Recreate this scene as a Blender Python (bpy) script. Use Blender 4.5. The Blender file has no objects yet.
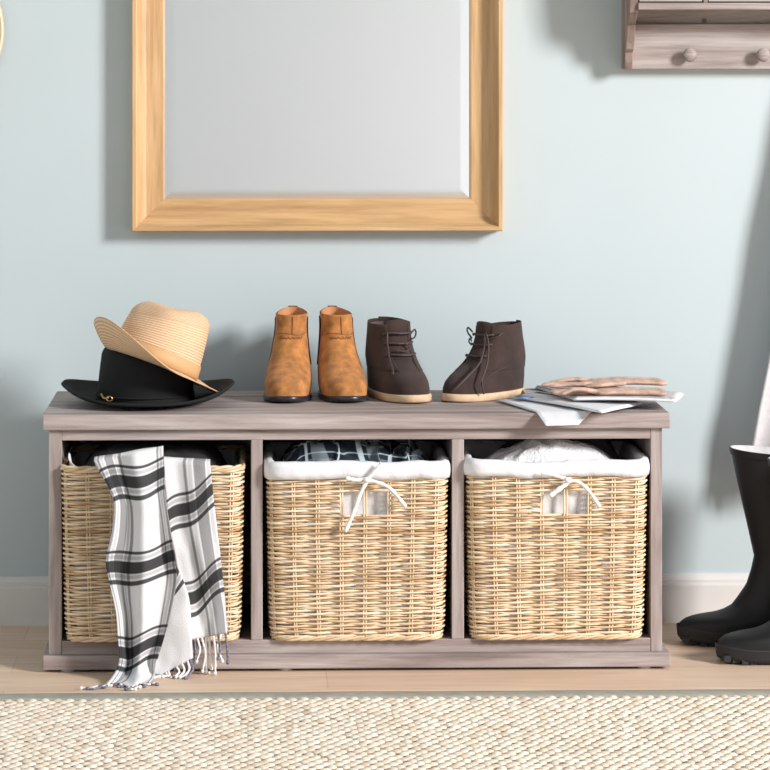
import bpy, bmesh, math, random
import numpy as np
from mathutils import Vector, Matrix, noise
random.seed(7)
PI = math.pi
S = bpy.context.scene
C = S.collection

# ------------------------------------------------------------------ camera, world, lights, exposure
F = 3141.0; HC = 1.002; VY = 66.0; PX0 = 339.5; YAW = .0288; XC, YC = -.127, -5.197
cd = bpy.data.cameras.new('camera'); cam = bpy.data.objects.new('camera', cd); C.objects.link(cam)
cd.sensor_width = 36; cd.lens = F / 770 * 36
cd.shift_x = (385 - PX0) / 770; cd.shift_y = -(385 - VY) / 770
cd.clip_start = .1
cam.location = (XC, YC, HC); cam.rotation_euler = (PI / 2, 0, -YAW)
S.camera = cam
S.view_settings.view_transform = 'Standard'; S.view_settings.look = 'None'
S.view_settings.gamma = 1; S.view_settings.use_curve_mapping = False
S.view_settings.exposure = 0.0

w = bpy.data.worlds.new('world'); S.world = w; w.use_nodes = True
bg = w.node_tree.nodes['Background']; bg.inputs[0].default_value = (.88, .95, 1.0, 1); bg.inputs[1].default_value = .33

def area(name, loc, target, sx, sy, power, col):
    l = bpy.data.lights.new(name, 'AREA'); l.shape = 'RECTANGLE'; l.size = sx; l.size_y = sy
    l.energy = power; l.color = col
    o = bpy.data.objects.new(name, l); C.objects.link(o)
    o.location = loc
    d = Vector(target) - Vector(loc)
    o.rotation_euler = d.to_track_quat('-Z', 'Y').to_euler()
    return o
area('key_light', (5.6, -4.1, 3.1), (.1, .2, .45), 1.2, 1.7, 790, (1, .985, .97))
area('far_wall_fill', (3.2, -5.2, .5), (1.3, -7.2, .1), .7, .7, 58, (.92, .96, 1))  # added unseen lamp, brightens the wall that the mirror reflects

def W(px, py, y=0.0):
    """photo measurement (pixel, at a depth y in metres) -> X, Z in metres"""
    a = (px - PX0) / F; t = (y - YC) / (math.cos(YAW) - a * math.sin(YAW))
    return (XC + t * (math.sin(YAW) + a * math.cos(YAW)), HC - (py - VY) * t / F)
def P(px, py, y=0.0):
    x, z = W(px, py, y); return Vector((x, y, z))

# ------------------------------------------------------------------ materials
def lin(c):
    return tuple(((v / 255) / 12.92 if v / 255 <= .04045 else ((v / 255 + .055) / 1.055) ** 2.4) for v in c) + (1,)
class N:
    def __init__(s, name):
        s.m = bpy.data.materials.new(name); s.m.use_nodes = True
        s.t = s.m.node_tree; s.b = s.t.nodes['Principled BSDF']
    def n(s, typ, **k):
        o = s.t.nodes.new(typ)
        for a, b in k.items():
            if a.startswith('i_'):
                key = a[2:].replace('_', ' '); o.inputs[key].default_value = b
            else: setattr(o, a, b)
        return o
    def l(s, a, ao, b, bi): s.t.links.new(a.outputs[ao], b.inputs[bi])
    def coord(s, sc=(1, 1, 1), out='Object', rot=(0, 0, 0)):
        t = s.n('ShaderNodeTexCoord'); m = s.n('ShaderNodeMapping'); m.inputs['Scale'].default_value = sc
        m.inputs['Rotation'].default_value = rot
        s.l(t, out, m, 'Vector'); return m
    def ramp(s, src, so, stops, interp='LINEAR'):
        r = s.n('ShaderNodeValToRGB'); e = r.color_ramp.elements; r.color_ramp.interpolation = interp
        while len(e) < len(stops): e.new(.5)
        for i, (p, c) in enumerate(stops):
            e[i].position = p; e[i].color = c if len(c) == 4 else lin(c)
        s.l(src, so, r, 'Fac'); return r
    def bump(s, src, so, dist, strength=1):
        b = s.n('ShaderNodeBump'); b.inputs['Distance'].default_value = dist; b.inputs['Strength'].default_value = strength
        s.l(src, so, b, 'Height'); s.l(b, 'Normal', s.b, 'Normal'); return b
    def math(s, op, a, b=None, c=None):
        o = s.n('ShaderNodeMath', operation=op)
        for i, v in enumerate((a, b, c)):
            if v is None: continue
            if isinstance(v, (int, float)): o.inputs[i].default_value = v
            else: s.t.links.new(v[0].outputs[v[1]], o.inputs[i])
        return o
def plain(name, col, rough=.6, metal=0, var=.06, nscale=40, bump=0, bscale=300, sheen=0, spec=.5):
    k = N(name); b = k.b
    m = k.coord()
    nz = k.n('ShaderNodeTexNoise'); nz.inputs['Scale'].default_value = nscale; nz.inputs['Detail'].default_value = 4
    k.l(m, 'Vector', nz, 'Vector')
    c = lin(col); lo = tuple(v * (1 - var * 2) for v in c[:3]) + (1,); hi = tuple(min(1, v * (1 + var * 2)) for v in c[:3]) + (1,)
    r = k.ramp(nz, 'Fac', [(.3, lo), (.7, hi)]); k.l(r, 'Color', b, 'Base Color')
    b.inputs['Roughness'].default_value = rough; b.inputs['Metallic'].default_value = metal
    b.inputs['Specular IOR Level'].default_value = spec
    if sheen: b.inputs['Sheen Weight'].default_value = sheen
    if bump:
        n2 = k.n('ShaderNodeTexNoise'); n2.inputs['Scale'].default_value = bscale; n2.inputs['Detail'].default_value = 3
        k.l(m, 'Vector', n2, 'Vector'); k.bump(n2, 'Fac', bump)
    return k.m
def wood(name, cols, axis='x', scale=1.0, rough=.6, bump=.0006, contrast=(.3, .7)):
    """cols: dark, mid, light; grain runs along axis"""
    k = N(name); a, b_ = 2.2 * scale, 38 * scale
    sc = {'x': (a, b_, b_), 'y': (b_, a, b_), 'z': (b_, b_, a)}[axis]
    m = k.coord(sc)
    n1 = k.n('ShaderNodeTexNoise'); n1.inputs['Scale'].default_value = 1; n1.inputs['Detail'].default_value = 7
    n1.inputs['Roughness'].default_value = .65; n1.inputs['Distortion'].default_value = .5
    k.l(m, 'Vector', n1, 'Vector')
    r = k.ramp(n1, 'Fac', [(contrast[0], cols[0]), (.5, cols[1]), (contrast[1], cols[2])])
    m2 = k.coord(tuple(v * 4 for v in sc))
    n2 = k.n('ShaderNodeTexNoise'); n2.inputs['Scale'].default_value = 1.3; n2.inputs['Detail'].default_value = 4
    k.l(m2, 'Vector', n2, 'Vector')
    r2 = k.ramp(n2, 'Fac', [(.35, (.72, .70, .69, 1)), (.55, (1, 1, 1, 1))])
    mx = k.n('ShaderNodeMix', data_type='RGBA', blend_type='MULTIPLY'); mx.inputs[0].default_value = .55
    k.t.links.new(r.outputs[0], mx.inputs[6]); k.t.links.new(r2.outputs[0], mx.inputs[7])
    k.t.links.new(mx.outputs[2], k.b.inputs['Base Color'])
    k.b.inputs['Roughness'].default_value = rough
    k.bump(n2, 'Fac', bump)
    return k.m
GW = [(128, 112, 108), (164, 150, 146), (186, 176, 173)]
M = {}
M['gw_x'] = wood('grey_washed_wood', GW, 'x', contrast=(.32, .68))
M['gw_z'] = wood('grey_washed_wood_upright', GW, 'z', contrast=(.32, .68))
M['gw_y'] = wood('grey_washed_wood_deep', GW, 'y', contrast=(.32, .68))
M['rack_x'] = wood('weathered_wood', [(126, 112, 106), (162, 151, 147), (190, 183, 181)], 'x', 1.0)
M['rack_z'] = wood('weathered_wood_upright', [(106, 86, 78), (138, 118, 110), (168, 152, 144)], 'z', 1.0)
OAK = [(172, 132, 90), (200, 162, 116), (216, 182, 140)]
M['oak_x'] = wood('oak_frame', OAK, 'x', .8, rough=.45)
M['oak_z'] = wood('oak_frame_upright', OAK, 'z', .8, rough=.45)

# wall paint
k = N('duck_egg_wall_paint'); m = k.coord((3, 3, 3)); nz = k.n('ShaderNodeTexNoise'); nz.inputs['Scale'].default_value = .8
k.l(m, 'Vector', nz, 'Vector'); r = k.ramp(nz, 'Fac', [(.3, (183, 195, 198)), (.7, (188, 199, 203))]); k.l(r, 'Color', k.b, 'Base Color')
k.b.inputs['Roughness'].default_value = .55
n2 = k.n('ShaderNodeTexNoise'); n2.inputs['Scale'].default_value = 60; k.l(m, 'Vector', n2, 'Vector'); k.bump(n2, 'Fac', .00004)
M['wall'] = k.m
M['wall_far'] = plain('pale_grey_paint', (205, 208, 210), .8, var=.01, nscale=.8)
M['skirting'] = plain('white_satin_paint', (214, 210, 207), .4, var=.01)

# floor: light oak boards
k = N('oak_floorboards'); m = k.coord((1, 1, 1))
br = k.n('ShaderNodeTexBrick'); br.offset = .4; br.inputs['Scale'].default_value = 1; br.inputs['Brick Width'].default_value = 1.3
br.inputs['Row Height'].default_value = .15; br.inputs['Mortar Size'].default_value = .0008
br.inputs['Color1'].default_value = lin((218, 190, 166)); br.inputs['Color2'].default_value = lin((226, 200, 176)); br.inputs['Mortar'].default_value = lin((200, 170, 144))
k.l(m, 'Vector', br, 'Vector')
m2 = k.coord((3, 30, 30)); nz = k.n('ShaderNodeTexNoise'); nz.inputs['Scale'].default_value = 1; nz.inputs['Detail'].default_value = 6; nz.inputs['Distortion'].default_value = 1.2
k.l(m2, 'Vector', nz, 'Vector'); r = k.ramp(nz, 'Fac', [(.3, (.84, .80, .76, 1)), (.6, (1, 1, 1, 1))])
mx = k.n('ShaderNodeMix', data_type='RGBA', blend_type='MULTIPLY'); mx.inputs[0].default_value = 1
k.t.links.new(br.outputs[0], mx.inputs[6]); k.t.links.new(r.outputs[0], mx.inputs[7]); k.t.links.new(mx.outputs[2], k.b.inputs['Base Color'])
k.b.inputs['Roughness'].default_value = .5; k.bump(nz, 'Fac', .0005)
M['floor'] = k.m

def tinted(name, lo, hi, rough=.6, nscale=60, bump=0, mid=None):
    """colour runs lo..hi with the mesh's per-vertex 'tint' (one value per strand)"""
    k = N(name); a = k.n('ShaderNodeAttribute'); a.attribute_name = 'tint'
    m = k.coord(); nz = k.n('ShaderNodeTexNoise'); nz.inputs['Scale'].default_value = nscale; nz.inputs['Detail'].default_value = 3
    k.l(m, 'Vector', nz, 'Vector')
    s = k.math('MULTIPLY_ADD', (nz, 'Fac'), .6, -.3); s2 = k.math('ADD', (s, 0), (a, 'Fac'))
    st = [(0, lo), (1, hi)] if not mid else [(0, lo), (.5, mid), (1, hi)]
    r = k.ramp(s2, 0, st); k.l(r, 'Color', k.b, 'Base Color'); k.b.inputs['Roughness'].default_value = rough
    if bump: k.bump(nz, 'Fac', bump)
    return k.m
M['wicker'] = tinted('peeled_willow', (182, 144, 104), (246, 228, 202), .4, 40, mid=(227, 199, 162))
M['jute'] = tinted('woven_sisal', (190, 170, 146), (232, 221, 206), .9, 160, mid=(215, 201, 184))
M['jute_base'] = plain('sisal_backing', (140, 112, 84), .95)
M['binding'] = plain('grey_rug_binding', (158, 154, 143), .9, bump=.001, bscale=700)
M['liner'] = plain('white_cotton', (226, 224, 227), .9, var=.015, bump=.0012, bscale=90)
M['ribbon'] = plain('white_ribbon', (240, 236, 232), .8, var=.01)

# straw: ridges follow the mesh's 'ring' value (metres along the profile)
def ridged(name, lo, hi, pitch, bump, rough=.7):
    k = N(name); a = k.n('ShaderNodeAttribute'); a.attribute_name = 'ring'
    s = k.math('MULTIPLY', (a, 'Fac'), 2 * PI / pitch); sn = k.math('SINE', (s, 0)); h = k.math('MULTIPLY_ADD', (sn, 0), .5, .5)
    m = k.coord(); nz = k.n('ShaderNodeTexNoise'); nz.inputs['Scale'].default_value = 350; nz.inputs['Detail'].default_value = 2
    k.l(m, 'Vector', nz, 'Vector')
    mi = k.math('MULTIPLY_ADD', (nz, 'Fac'), .9, -.45); f = k.math('ADD', (h, 0), (mi, 0))
    r = k.ramp(f, 0, [(0, lo), (.7, hi)]); k.l(r, 'Color', k.b, 'Base Color')
    k.b.inputs['Roughness'].default_value = rough; k.bump(h, 0, bump)
    return k.m
M['straw'] = ridged('plaited_straw', (196, 152, 112), (232, 198, 162), .0042, .0007)
M['straw_pale'] = ridged('pale_plaited_straw', (214, 186, 150), (240, 224, 200), .006, .001)
M['hat_band'] = plain('tan_ribbon_band', (200, 158, 112), .6, var=.02, bump=.0002, bscale=900)
M['felt'] = plain('black_felt', (12, 12, 14), .9, var=.1, sheen=.0, bump=.0004, bscale=500)
M['cord'] = plain('brown_cord', (60, 42, 34), .7)
M['brass'] = plain('brass', (190, 150, 90), .3, metal=1)
M['tan'] = plain('tan_suede', (172, 113, 58), .85, var=.17, nscale=60, sheen=.1, bump=.0006, bscale=400)
M['tan_lining'] = plain('tan_leather_lining', (190, 130, 84), .7)
M['tan_dark'] = plain('tan_stitching', (134, 84, 42), .8)
M['gore'] = plain('dark_elastic', (42, 28, 22), .8, bump=.0006, bscale=600)
M['sole_black'] = plain('black_leather_sole', (40, 38, 44), .32, var=.03)
M['choc'] = plain('chocolate_suede', (54, 37, 32), .9, var=.16, nscale=35, sheen=.08, bump=.0006, bscale=400)
M['choc_lining'] = plain('chocolate_lining', (96, 80, 76), .85)
M['crepe'] = plain('crepe_rubber', (206, 174, 142), .65, var=.06, bump=.0006, bscale=120)
M['lace'] = plain('brown_lace', (66, 50, 48), .55, bump=.0003, bscale=900)
M['rubber'] = plain('matt_black_rubber', (18, 18, 20), .5, var=.04, spec=.4)
M['rubber_sole'] = plain('black_rubber_sole', (28, 28, 31), .6, var=.04)
M['rubber_lining'] = plain('grey_boot_lining', (190, 188, 188), .8)
M['glove'] = plain('beige_leather', (188, 154, 136), .7, var=.2, nscale=60, bump=.0012, bscale=110, sheen=.1)
M['knit'] = plain('pale_grey_wool', (218, 212, 215), .95, var=.03, nscale=140, sheen=.3, bump=.0006, bscale=330)
M['knot'] = plain('screw_plug', (112, 96, 90), .7)
M['dark_cloth'] = plain('charcoal_cloth', (42, 39, 40), .9, var=.08, bump=.001, bscale=300)
M['grey_cloth'] = plain('dark_grey_cloth', (78, 72, 72), .9, var=.08, bump=.001, bscale=300)
M['white_cloth'] = plain('white_towelling', (236, 236, 238), .95, var=.02, bump=.003, bscale=220)

def plaid(name, base, ink, pu, pv, au, av, bands, tint=None):
    """woven check from the mesh's UVs (metres of cloth)"""
    k = N(name); uv = k.n('ShaderNodeUVMap'); sp = k.n('ShaderNodeSeparateXYZ'); k.l(uv, 'UV', sp, 0)
    outs = []
    for ax, per, al in (('X', pu, au), ('Y', pv, av)):
        d = k.math('DIVIDE', (sp, ax), per); f = k.math('FRACT', (d, 0))
        st = []
        for (a, b, v) in bands:
            st += [(a - .006, None), (a + .006, v), (b - .006, v), (b + .006, None)]
        stops = [(0., (0, 0, 0, 1))]
        for p, v in st: stops.append((p, (0, 0, 0, 1) if v is None else (v * al, v * al, v * al, 1)))
        r = k.ramp(f, 0, stops); outs.append(r)
    a, b = outs
    ia = k.math('SUBTRACT', 1, (a, 0)); ib = k.math('SUBTRACT', 1, (b, 0)); pr = k.math('MULTIPLY', (ia, 0), (ib, 0)); fac = k.math('SUBTRACT', 1, (pr, 0))
    mx = k.n('ShaderNodeMix', data_type='RGBA'); k.l(fac, 0, mx, 0)
    mx.inputs[6].default_value = lin(base); mx.inputs[7].default_value = lin(ink)
    k.t.links.new(mx.outputs[2], k.b.inputs['Base Color']); k.b.inputs['Roughness'].default_value = .9; pass
    m = k.coord(); n2 = k.n('ShaderNodeTexNoise'); n2.inputs['Scale'].default_value = 500; k.l(m, 'Vector', n2, 'Vector'); k.bump(n2, 'Fac', .0006)
    return k.m
BAND = [(.29, .325, .93), (.345, .39, .35), (.41, .55, .96), (.565, .61, .35), (.635, .69, .93)]
M['plaid'] = plaid('black_and_white_check', (220, 219, 221), (16, 15, 20), .15, .14, .66, .99, BAND)
M['plaid_navy'] = plaid('navy_check', (16, 30, 42), (200, 214, 222), .10, .10, .85, .6, [(.1, .16, 1), (.22, .40, .35), (.6, .65, .9)])
M['newsprint'] = None
k = N('newsprint'); m = k.coord((1, 1, 1))
wv = k.n('ShaderNodeTexWave'); wv.wave_type = 'BANDS'; wv.bands_direction = 'Y'; wv.inputs['Scale'].default_value = 55; wv.inputs['Distortion'].default_value = .4
wv.inputs['Detail'].default_value = 2; k.l(m, 'Vector', wv, 'Vector')
bb = k.n('ShaderNodeTexBrick'); bb.inputs['Scale'].default_value = 1; bb.inputs['Brick Width'].default_value = .05; bb.inputs['Row Height'].default_value = .06
bb.inputs['Mortar Size'].default_value = .004; bb.inputs['Color1'].default_value = (.0, .0, .0, 1); bb.inputs['Color2'].default_value = (.9, .9, .9, 1); bb.inputs['Mortar'].default_value = (0, 0, 0, 1)
k.l(m, 'Vector', bb, 'Vector')
q = k.math('MULTIPLY_ADD', (wv, 'Fac'), .55, 0); q = k.math('MULTIPLY_ADD', (bb, 'Color'), .45, (q, 0)); r = k.ramp(q, 0, [(.1, (214, 211, 211)), (.8, (150, 146, 150))]); k.l(r, 'Color', k.b, 'Base Color')
k.b.inputs['Roughness'].default_value = .8
M['newsprint'] = k.m
M['paper'] = plain('white_paper', (222, 221, 225), .7, var=.02)
M['paper_dark'] = plain('dark_printed_paper', (70, 66, 72), .6, var=.1)
M['paper_blue'] = plain('blue_printed_patch', (128, 150, 190), .7, var=.1, nscale=120)
k = N('mirror_glass'); k.b.inputs['Base Color'].default_value = (.86, .88, .89, 1); k.b.inputs['Metallic'].default_value = 1; k.b.inputs['Roughness'].default_value = .02
M['mirror'] = k.m
M['mirror_backing'] = plain('board', (90, 80, 70), .9)

# ------------------------------------------------------------------ geometry helpers
def link(name, me, mat, parent=None):
    if mat is not None: me.materials.append(mat)
    o = bpy.data.objects.new(name, me); C.objects.link(o)
    if parent is not None: o.parent = parent
    return o
class G:
    """collects verts/faces; attributes tint, ring, uv optional"""
    def __init__(s): s.v = []; s.f = []; s.a = []; s.uv = []
    def add(s, vs, fs, a=0.0, uv=None):
        n = len(s.v); s.v += [tuple(v) for v in vs]; s.f += [tuple(i + n for i in f) for f in fs]
        s.a += (a if isinstance(a, list) else [a] * len(vs))
        s.uv += (uv if uv else [(0, 0)] * len(vs))
        return s
    def grid(s, rows, closed=False, a=0.0, uv=None):
        nr, nc = len(rows), len(rows[0]); vs = [p for r in rows for p in r]; fs = []
        for i in range(nr - 1):
            for j in range(nc if closed else nc - 1):
                j2 = (j + 1) % nc
                fs.append((i * nc + j, i * nc + j2, (i + 1) * nc + j2, (i + 1) * nc + j))
        return s.add(vs, fs, a, uv)
    def tube(s, pts, rad, sides=6, closed=False, a=0.0, flat=1.0, up=Vector((0, 0, 1))):
        pts = [Vector(p) for p in pts]; n = len(pts); rings = []
        for i, p in enumerate(pts):
            if closed: t = pts[(i + 1) % n] - pts[i - 1]
            else: t = pts[min(i + 1, n - 1)] - pts[max(i - 1, 0)]
            t.normalize() if t.length > 1e-9 else None
            u_ = up if abs(t.dot(up)) < .97 else Vector((0, 1, 0))
            sd = t.cross(u_).normalized(); uu = sd.cross(t).normalized()
            r = rad(i / max(1, n - 1)) if callable(rad) else rad
            rings.append([p + sd * (r * flat * math.cos(2 * PI * k / sides)) + uu * (r * math.sin(2 * PI * k / sides)) for k in range(sides)])
        if closed: rings.append(rings[0])
        n0 = len(s.v); s.grid(rings, True, a)
        if not closed:
            s.f.append(tuple(n0 + k for k in range(sides))[::-1]); L = n0 + (n - 1) * sides
            s.f.append(tuple(L + k for k in range(sides)))
        return s
    def box(s, x0, x1, y0, y1, z0, z1, a=0.0):
        vs = [(x, y, z) for z in (z0, z1) for y in (y0, y1) for x in (x0, x1)]
        return s.add(vs, [(0, 2, 3, 1), (4, 5, 7, 6), (0, 1, 5, 4), (2, 6, 7, 3), (0, 4, 6, 2), (1, 3, 7, 5)], a)
    def make(s, name, mat, parent=None, smooth=True, attr=None, bevel=0, sub=0, solid=0, uv=False, solid_off=-1, segs=2):
        me = bpy.data.meshes.new(name); me.from_pydata(s.v, [], s.f); me.update()
        if attr:
            at = me.attributes.new(attr, 'FLOAT', 'POINT'); at.data.foreach_set('value', s.a)
        if uv:
            ul = me.uv_layers.new(name='UVMap')
            for lp in me.loops: ul.data[lp.index].uv = s.uv[lp.vertex_index]
        bm = bmesh.new(); bm.from_mesh(me); bmesh.ops.recalc_face_normals(bm, faces=bm.faces)
        if bevel: bmesh.ops.bevel(bm, geom=list(bm.edges), offset=bevel, segments=segs, profile=.5, affect='EDGES')
        bm.to_mesh(me); bm.free()
        me.polygons.foreach_set('use_smooth', [smooth] * len(me.polygons))
        o = link(name, me, mat, parent)
        if solid:
            md = o.modifiers.new('solid', 'SOLIDIFY'); md.thickness = solid; md.offset = solid_off
        if sub:
            md = o.modifiers.new('sub', 'SUBSURF'); md.levels = sub; md.render_levels = sub
        return o
def tag(o, label=None, cat=None, group=None, kind=None):
    if label: o['label'] = label
    if cat: o['category'] = cat
    if group: o['group'] = group
    if kind: o['kind'] = kind
    return o
def thing(name, label, cat, loc=(0, 0, 0), rot=(0, 0, 0), group=None):
    o = bpy.data.objects.new(name, None); C.objects.link(o); o.location = loc; o.rotation_euler = rot
    o.empty_display_size = .05
    return tag(o, label, cat, group)
def bx(name, mat, x0, x1, y0, y1, z0, z1, parent=None, bevel=.0012, off=(0, 0, 0)):
    return G().box(x0 - off[0], x1 - off[0], y0 - off[1], y1 - off[1], z0 - off[2], z1 - off[2]).make(name, mat, parent, smooth=False, bevel=bevel)
def copy_tree(o, parent=None):
    c = o.copy(); C.objects.link(c); c.parent = parent
    for ch in list(o.children): copy_tree(ch, c)
    return c
def lerp(a, b, t): return a + (b - a) * t
def sm(t): t = max(0, min(1, t)); return t * t * (3 - 2 * t)
def interp(x, tab): return float(np.interp(x, [p[0] for p in tab], [p[1] for p in tab]))
def spline(pts, n):
    """Catmull-Rom through pts"""
    pts = [Vector(p) for p in pts]; out = []
    q = [2 * pts[0] - pts[1]] + pts + [2 * pts[-1] - pts[-2]]
    m = len(pts) - 1
    for i in range(n):
        t = i / (n - 1) * m; k_ = min(int(t), m - 1); u = t - k_
        a, b, c, d = q[k_:k_ + 4]
        out.append(.5 * ((2 * b) + (c - a) * u + (2 * a - 5 * b + 4 * c - d) * u * u + (3 * b - a - 3 * c + d) * u ** 3))
    return out

# ------------------------------------------------------------------ the setting
WALL = .454
o = G().box(-3, 3.6, -7.3, WALL + .1, -.05, 0).make('floor', M['floor'], smooth=False); tag(o, kind='structure')
o = G().box(-3, 3.6, WALL, WALL + .1, 0, 2.6).make('wall_back', M['wall'], smooth=False); tag(o, kind='structure')
o = G().box(-3, 3.6, -7.3, -7.2, 0, 2.6).make('wall_front', M['wall_far'], smooth=False); tag(o, kind='structure')
o = G().box(-1.75, -1.65, -7.2, WALL, 0, 2.6).make('wall_left', M['wall'], smooth=False); tag(o, kind='structure')  # unseen side wall, added to cut the world light at the left
# skirting board with a moulded top
zt = W(700, 574.3, .44)[1]
prof = [(0, 0), (-.015, 0), (-.015, zt - .020), (-.0135, zt - .0175), (-.011, zt - .0165), (-.011, zt - .011), (-.0085, zt - .009), (-.006, zt - .004), (-.005, zt), (0, zt)]
rows = [[(x, WALL + p[0], p[1]) for p in prof] for x in (-3, 3.6)]
g = G().grid(rows, True); g.f += [tuple(range(len(prof))), tuple(range(len(prof), 2 * len(prof)))]
o = g.make('baseboard_back', M['skirting'], smooth=False); tag(o, kind='structure')

# ------------------------------------------------------------------ rug
RY0 = -.212; RX0, RX1, RYE = -1.0, 1.15, -1.15
rug = thing('rug', 'cream woven sisal rug with a flat grey fabric border along its edge', 'rug', (0, RY0, 0))
bx('rug_backing', M['jute_base'], RX0, RX1, RYE, RY0 - .02, .0005, .006, rug, 0, (0, RY0, 0))
g = G(); px_, py_ = .0097, .0330
ci = 0; x = RX0 + .01
U_, V_ = 8, 5
while x < RX1 - .01:
    y = RY0 - .050 - (py_ / 2 if ci % 2 else 0)
    colt = random.uniform(-.08, .08)
    while y > RYE + .02:
        vs = []; ax, ay, az = .0078 * random.uniform(.9, 1.1), .0142 * random.uniform(.9, 1.08), (.0036) * random.uniform(.8, 1.2)
        rz = -.25 + random.uniform(-.2, .2); cz, sz_ = math.cos(rz), math.sin(rz)
        t = .55 + colt + random.gauss(0, .16)
        jx, jy = random.uniform(-.0012, .0012), random.uniform(-.002, .002)
        for i in range(V_):
            ph = lerp(-.15, PI / 2, i / (V_ - 1))
            for j in range(U_):
                th = 2 * PI * j / U_
                lx, ly, lz = ax * math.cos(th) * math.cos(ph), ay * math.sin(th) * math.cos(ph) * .82, az * math.sin(ph)
                vs.append((x + jx + lx * cz - ly * sz_, y - RY0 + jy + lx * sz_ + ly * cz, .006 + lz))
        fs = [(i * U_ + j, i * U_ + (j + 1) % U_, (i + 1) * U_ + (j + 1) % U_, (i + 1) * U_ + j) for i in range(V_ - 1) for j in range(U_)]
        g.add(vs, fs, t); y -= py_
    x += px_; ci += 1
g.make('rug_weave', M['jute'], rug, attr='tint')
g = G()
rows = []
for xx in np.linspace(RX0, RX1, 160):
    wv_ = .0006 * noise.noise(Vector((xx * 9, 0, 0)))
    rows.append([(xx, a, b + wv_) for a, b in ((0, .0005), (0, .007), (-.004, .0095), (-.044, .0105), (-.050, .0085), (-.050, .0005))])
g.grid(rows, True).make('rug_binding', M['binding'], rug)

# ------------------------------------------------------------------ storage bench
BX0, BX1 = W(42.5, 420)[0], W(670.5, 420)[0]
ZT = .4258; BD = .381
bench = thing('storage_bench', 'grey-washed wooden storage bench with three open cubbies holding wicker baskets', 'bench', ((BX0 + BX1) / 2, BD / 2, 0))
bo = tuple(bench.location)
YF = .011
pxl, pxr = BX0 + .0095, BX1 - .0125
il, ir = W(61.7, 550, YF)[0], W(650.8, 550, YF)[0]
d1a, d1b = W(251, 550, YF)[0], W(262.6, 550, YF)[0]
d2a, d2b = W(452, 550, YF)[0], W(464, 550, YF)[0]
ZB = .0505
def bb_(n, m, *a, bevel=.0012): return bx(n, M[m], *a, parent=bench, bevel=bevel, off=bo)
bb_('bench_top', 'gw_x', BX0, BX1, 0, BD, ZT - .0255, ZT, bevel=.002)
bb_('plinth', 'gw_x', BX0, BX1, 0, BD, .0045, .028, bevel=.002)
bb_('side_panel', 'gw_z', pxl, il, YF, BD - .012, .028, ZT - .0255)
bb_('side_panel', 'gw_z', ir, pxr, YF, BD - .012, .028, ZT - .0255)
bb_('divider', 'gw_z', d1a, d1b, YF, BD - .02, ZB, ZT - .0437)
bb_('divider', 'gw_z', d2a, d2b, YF, BD - .02, ZB, ZT - .0437)
bb_('top_rail', 'gw_x', il, ir, YF + .001, BD - .02, ZT - .0437, ZT - .0255)
bb_('bottom_board', 'gw_x', il, ir, YF + .001, BD - .02, .028, ZB)
bb_('back_panel', 'gw_x', il, ir, BD - .02, BD - .013, .028, ZT - .0255, bevel=0)
for fx in (BX0 + .04, W(262, 672)[0] + .04, W(646, 670)[0]):
    for fy in (.02, BD - .03):
        g = G().tube([(fx - bo[0], fy - bo[1], -bo[2] + z) for z in (0, .0045)], .011, 12); g.make('foot_pad', M['liner'], bench, smooth=False)

# ------------------------------------------------------------------ wicker baskets
BW0, BW1, BDEP, BH = .284, .297, .285, .293
def ring_pt(s, z, off=0.0):
    """s in 0..1 round the basket, starting at the front centre going right; local origin at bottom centre"""
    t = z / BH; w = lerp(BW0, BW1, t ** .8) / 2 + off; d = lerp(BDEP - .014, BDEP, t) / 2 + off; r = .028 + off
    if z < .02: w -= .004 * (1 - z / .02); d -= .004 * (1 - z / .02)
    sx, sy = w - r, d - r
    L = 4 * sx + 4 * sy + 2 * PI * r; q = (s % 1) * L
    segs = [('l', (0, -d), (sx, -d), (0, -1)), ('c', (sx, -sy), -PI / 2), ('l', (w, -sy), (w, sy), (1, 0)), ('c', (sx, sy), 0),
            ('l', (sx, d), (-sx, d), (0, 1)), ('c', (-sx, sy), PI / 2), ('l', (-w, sy), (-w, -sy), (-1, 0)), ('c', (-sx, -sy), PI), ('l', (-sx, -d), (0, -d), (0, -1))]
    for sg in segs:
        if sg[0] == 'l':
            a, b = Vector(sg[1]), Vector(sg[2]); ll = (b - a).length
            if q <= ll + 1e-9: p = a + (b - a) * (q / ll); return p.x, p.y, sg[3][0], sg[3][1]
            q -= ll
        else:
            ll = r * PI / 2
            if q <= ll + 1e-9:
                an = sg[2] + q / r; return sg[1][0] + r * math.cos(an), sg[1][1] + r * math.sin(an), math.cos(an), math.sin(an)
            q -= ll
    return 0, -d, 0, -1
NST = 28; PITCH = .00415; SO = .0115
HX = .043; HZ0, HZ1 = .211, .248      # hand hole
def rp(s, z, off):
    x, y, nx, ny = ring_pt(s + SO, z); return Vector((x + nx * off, y + ny * off, z))
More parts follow.
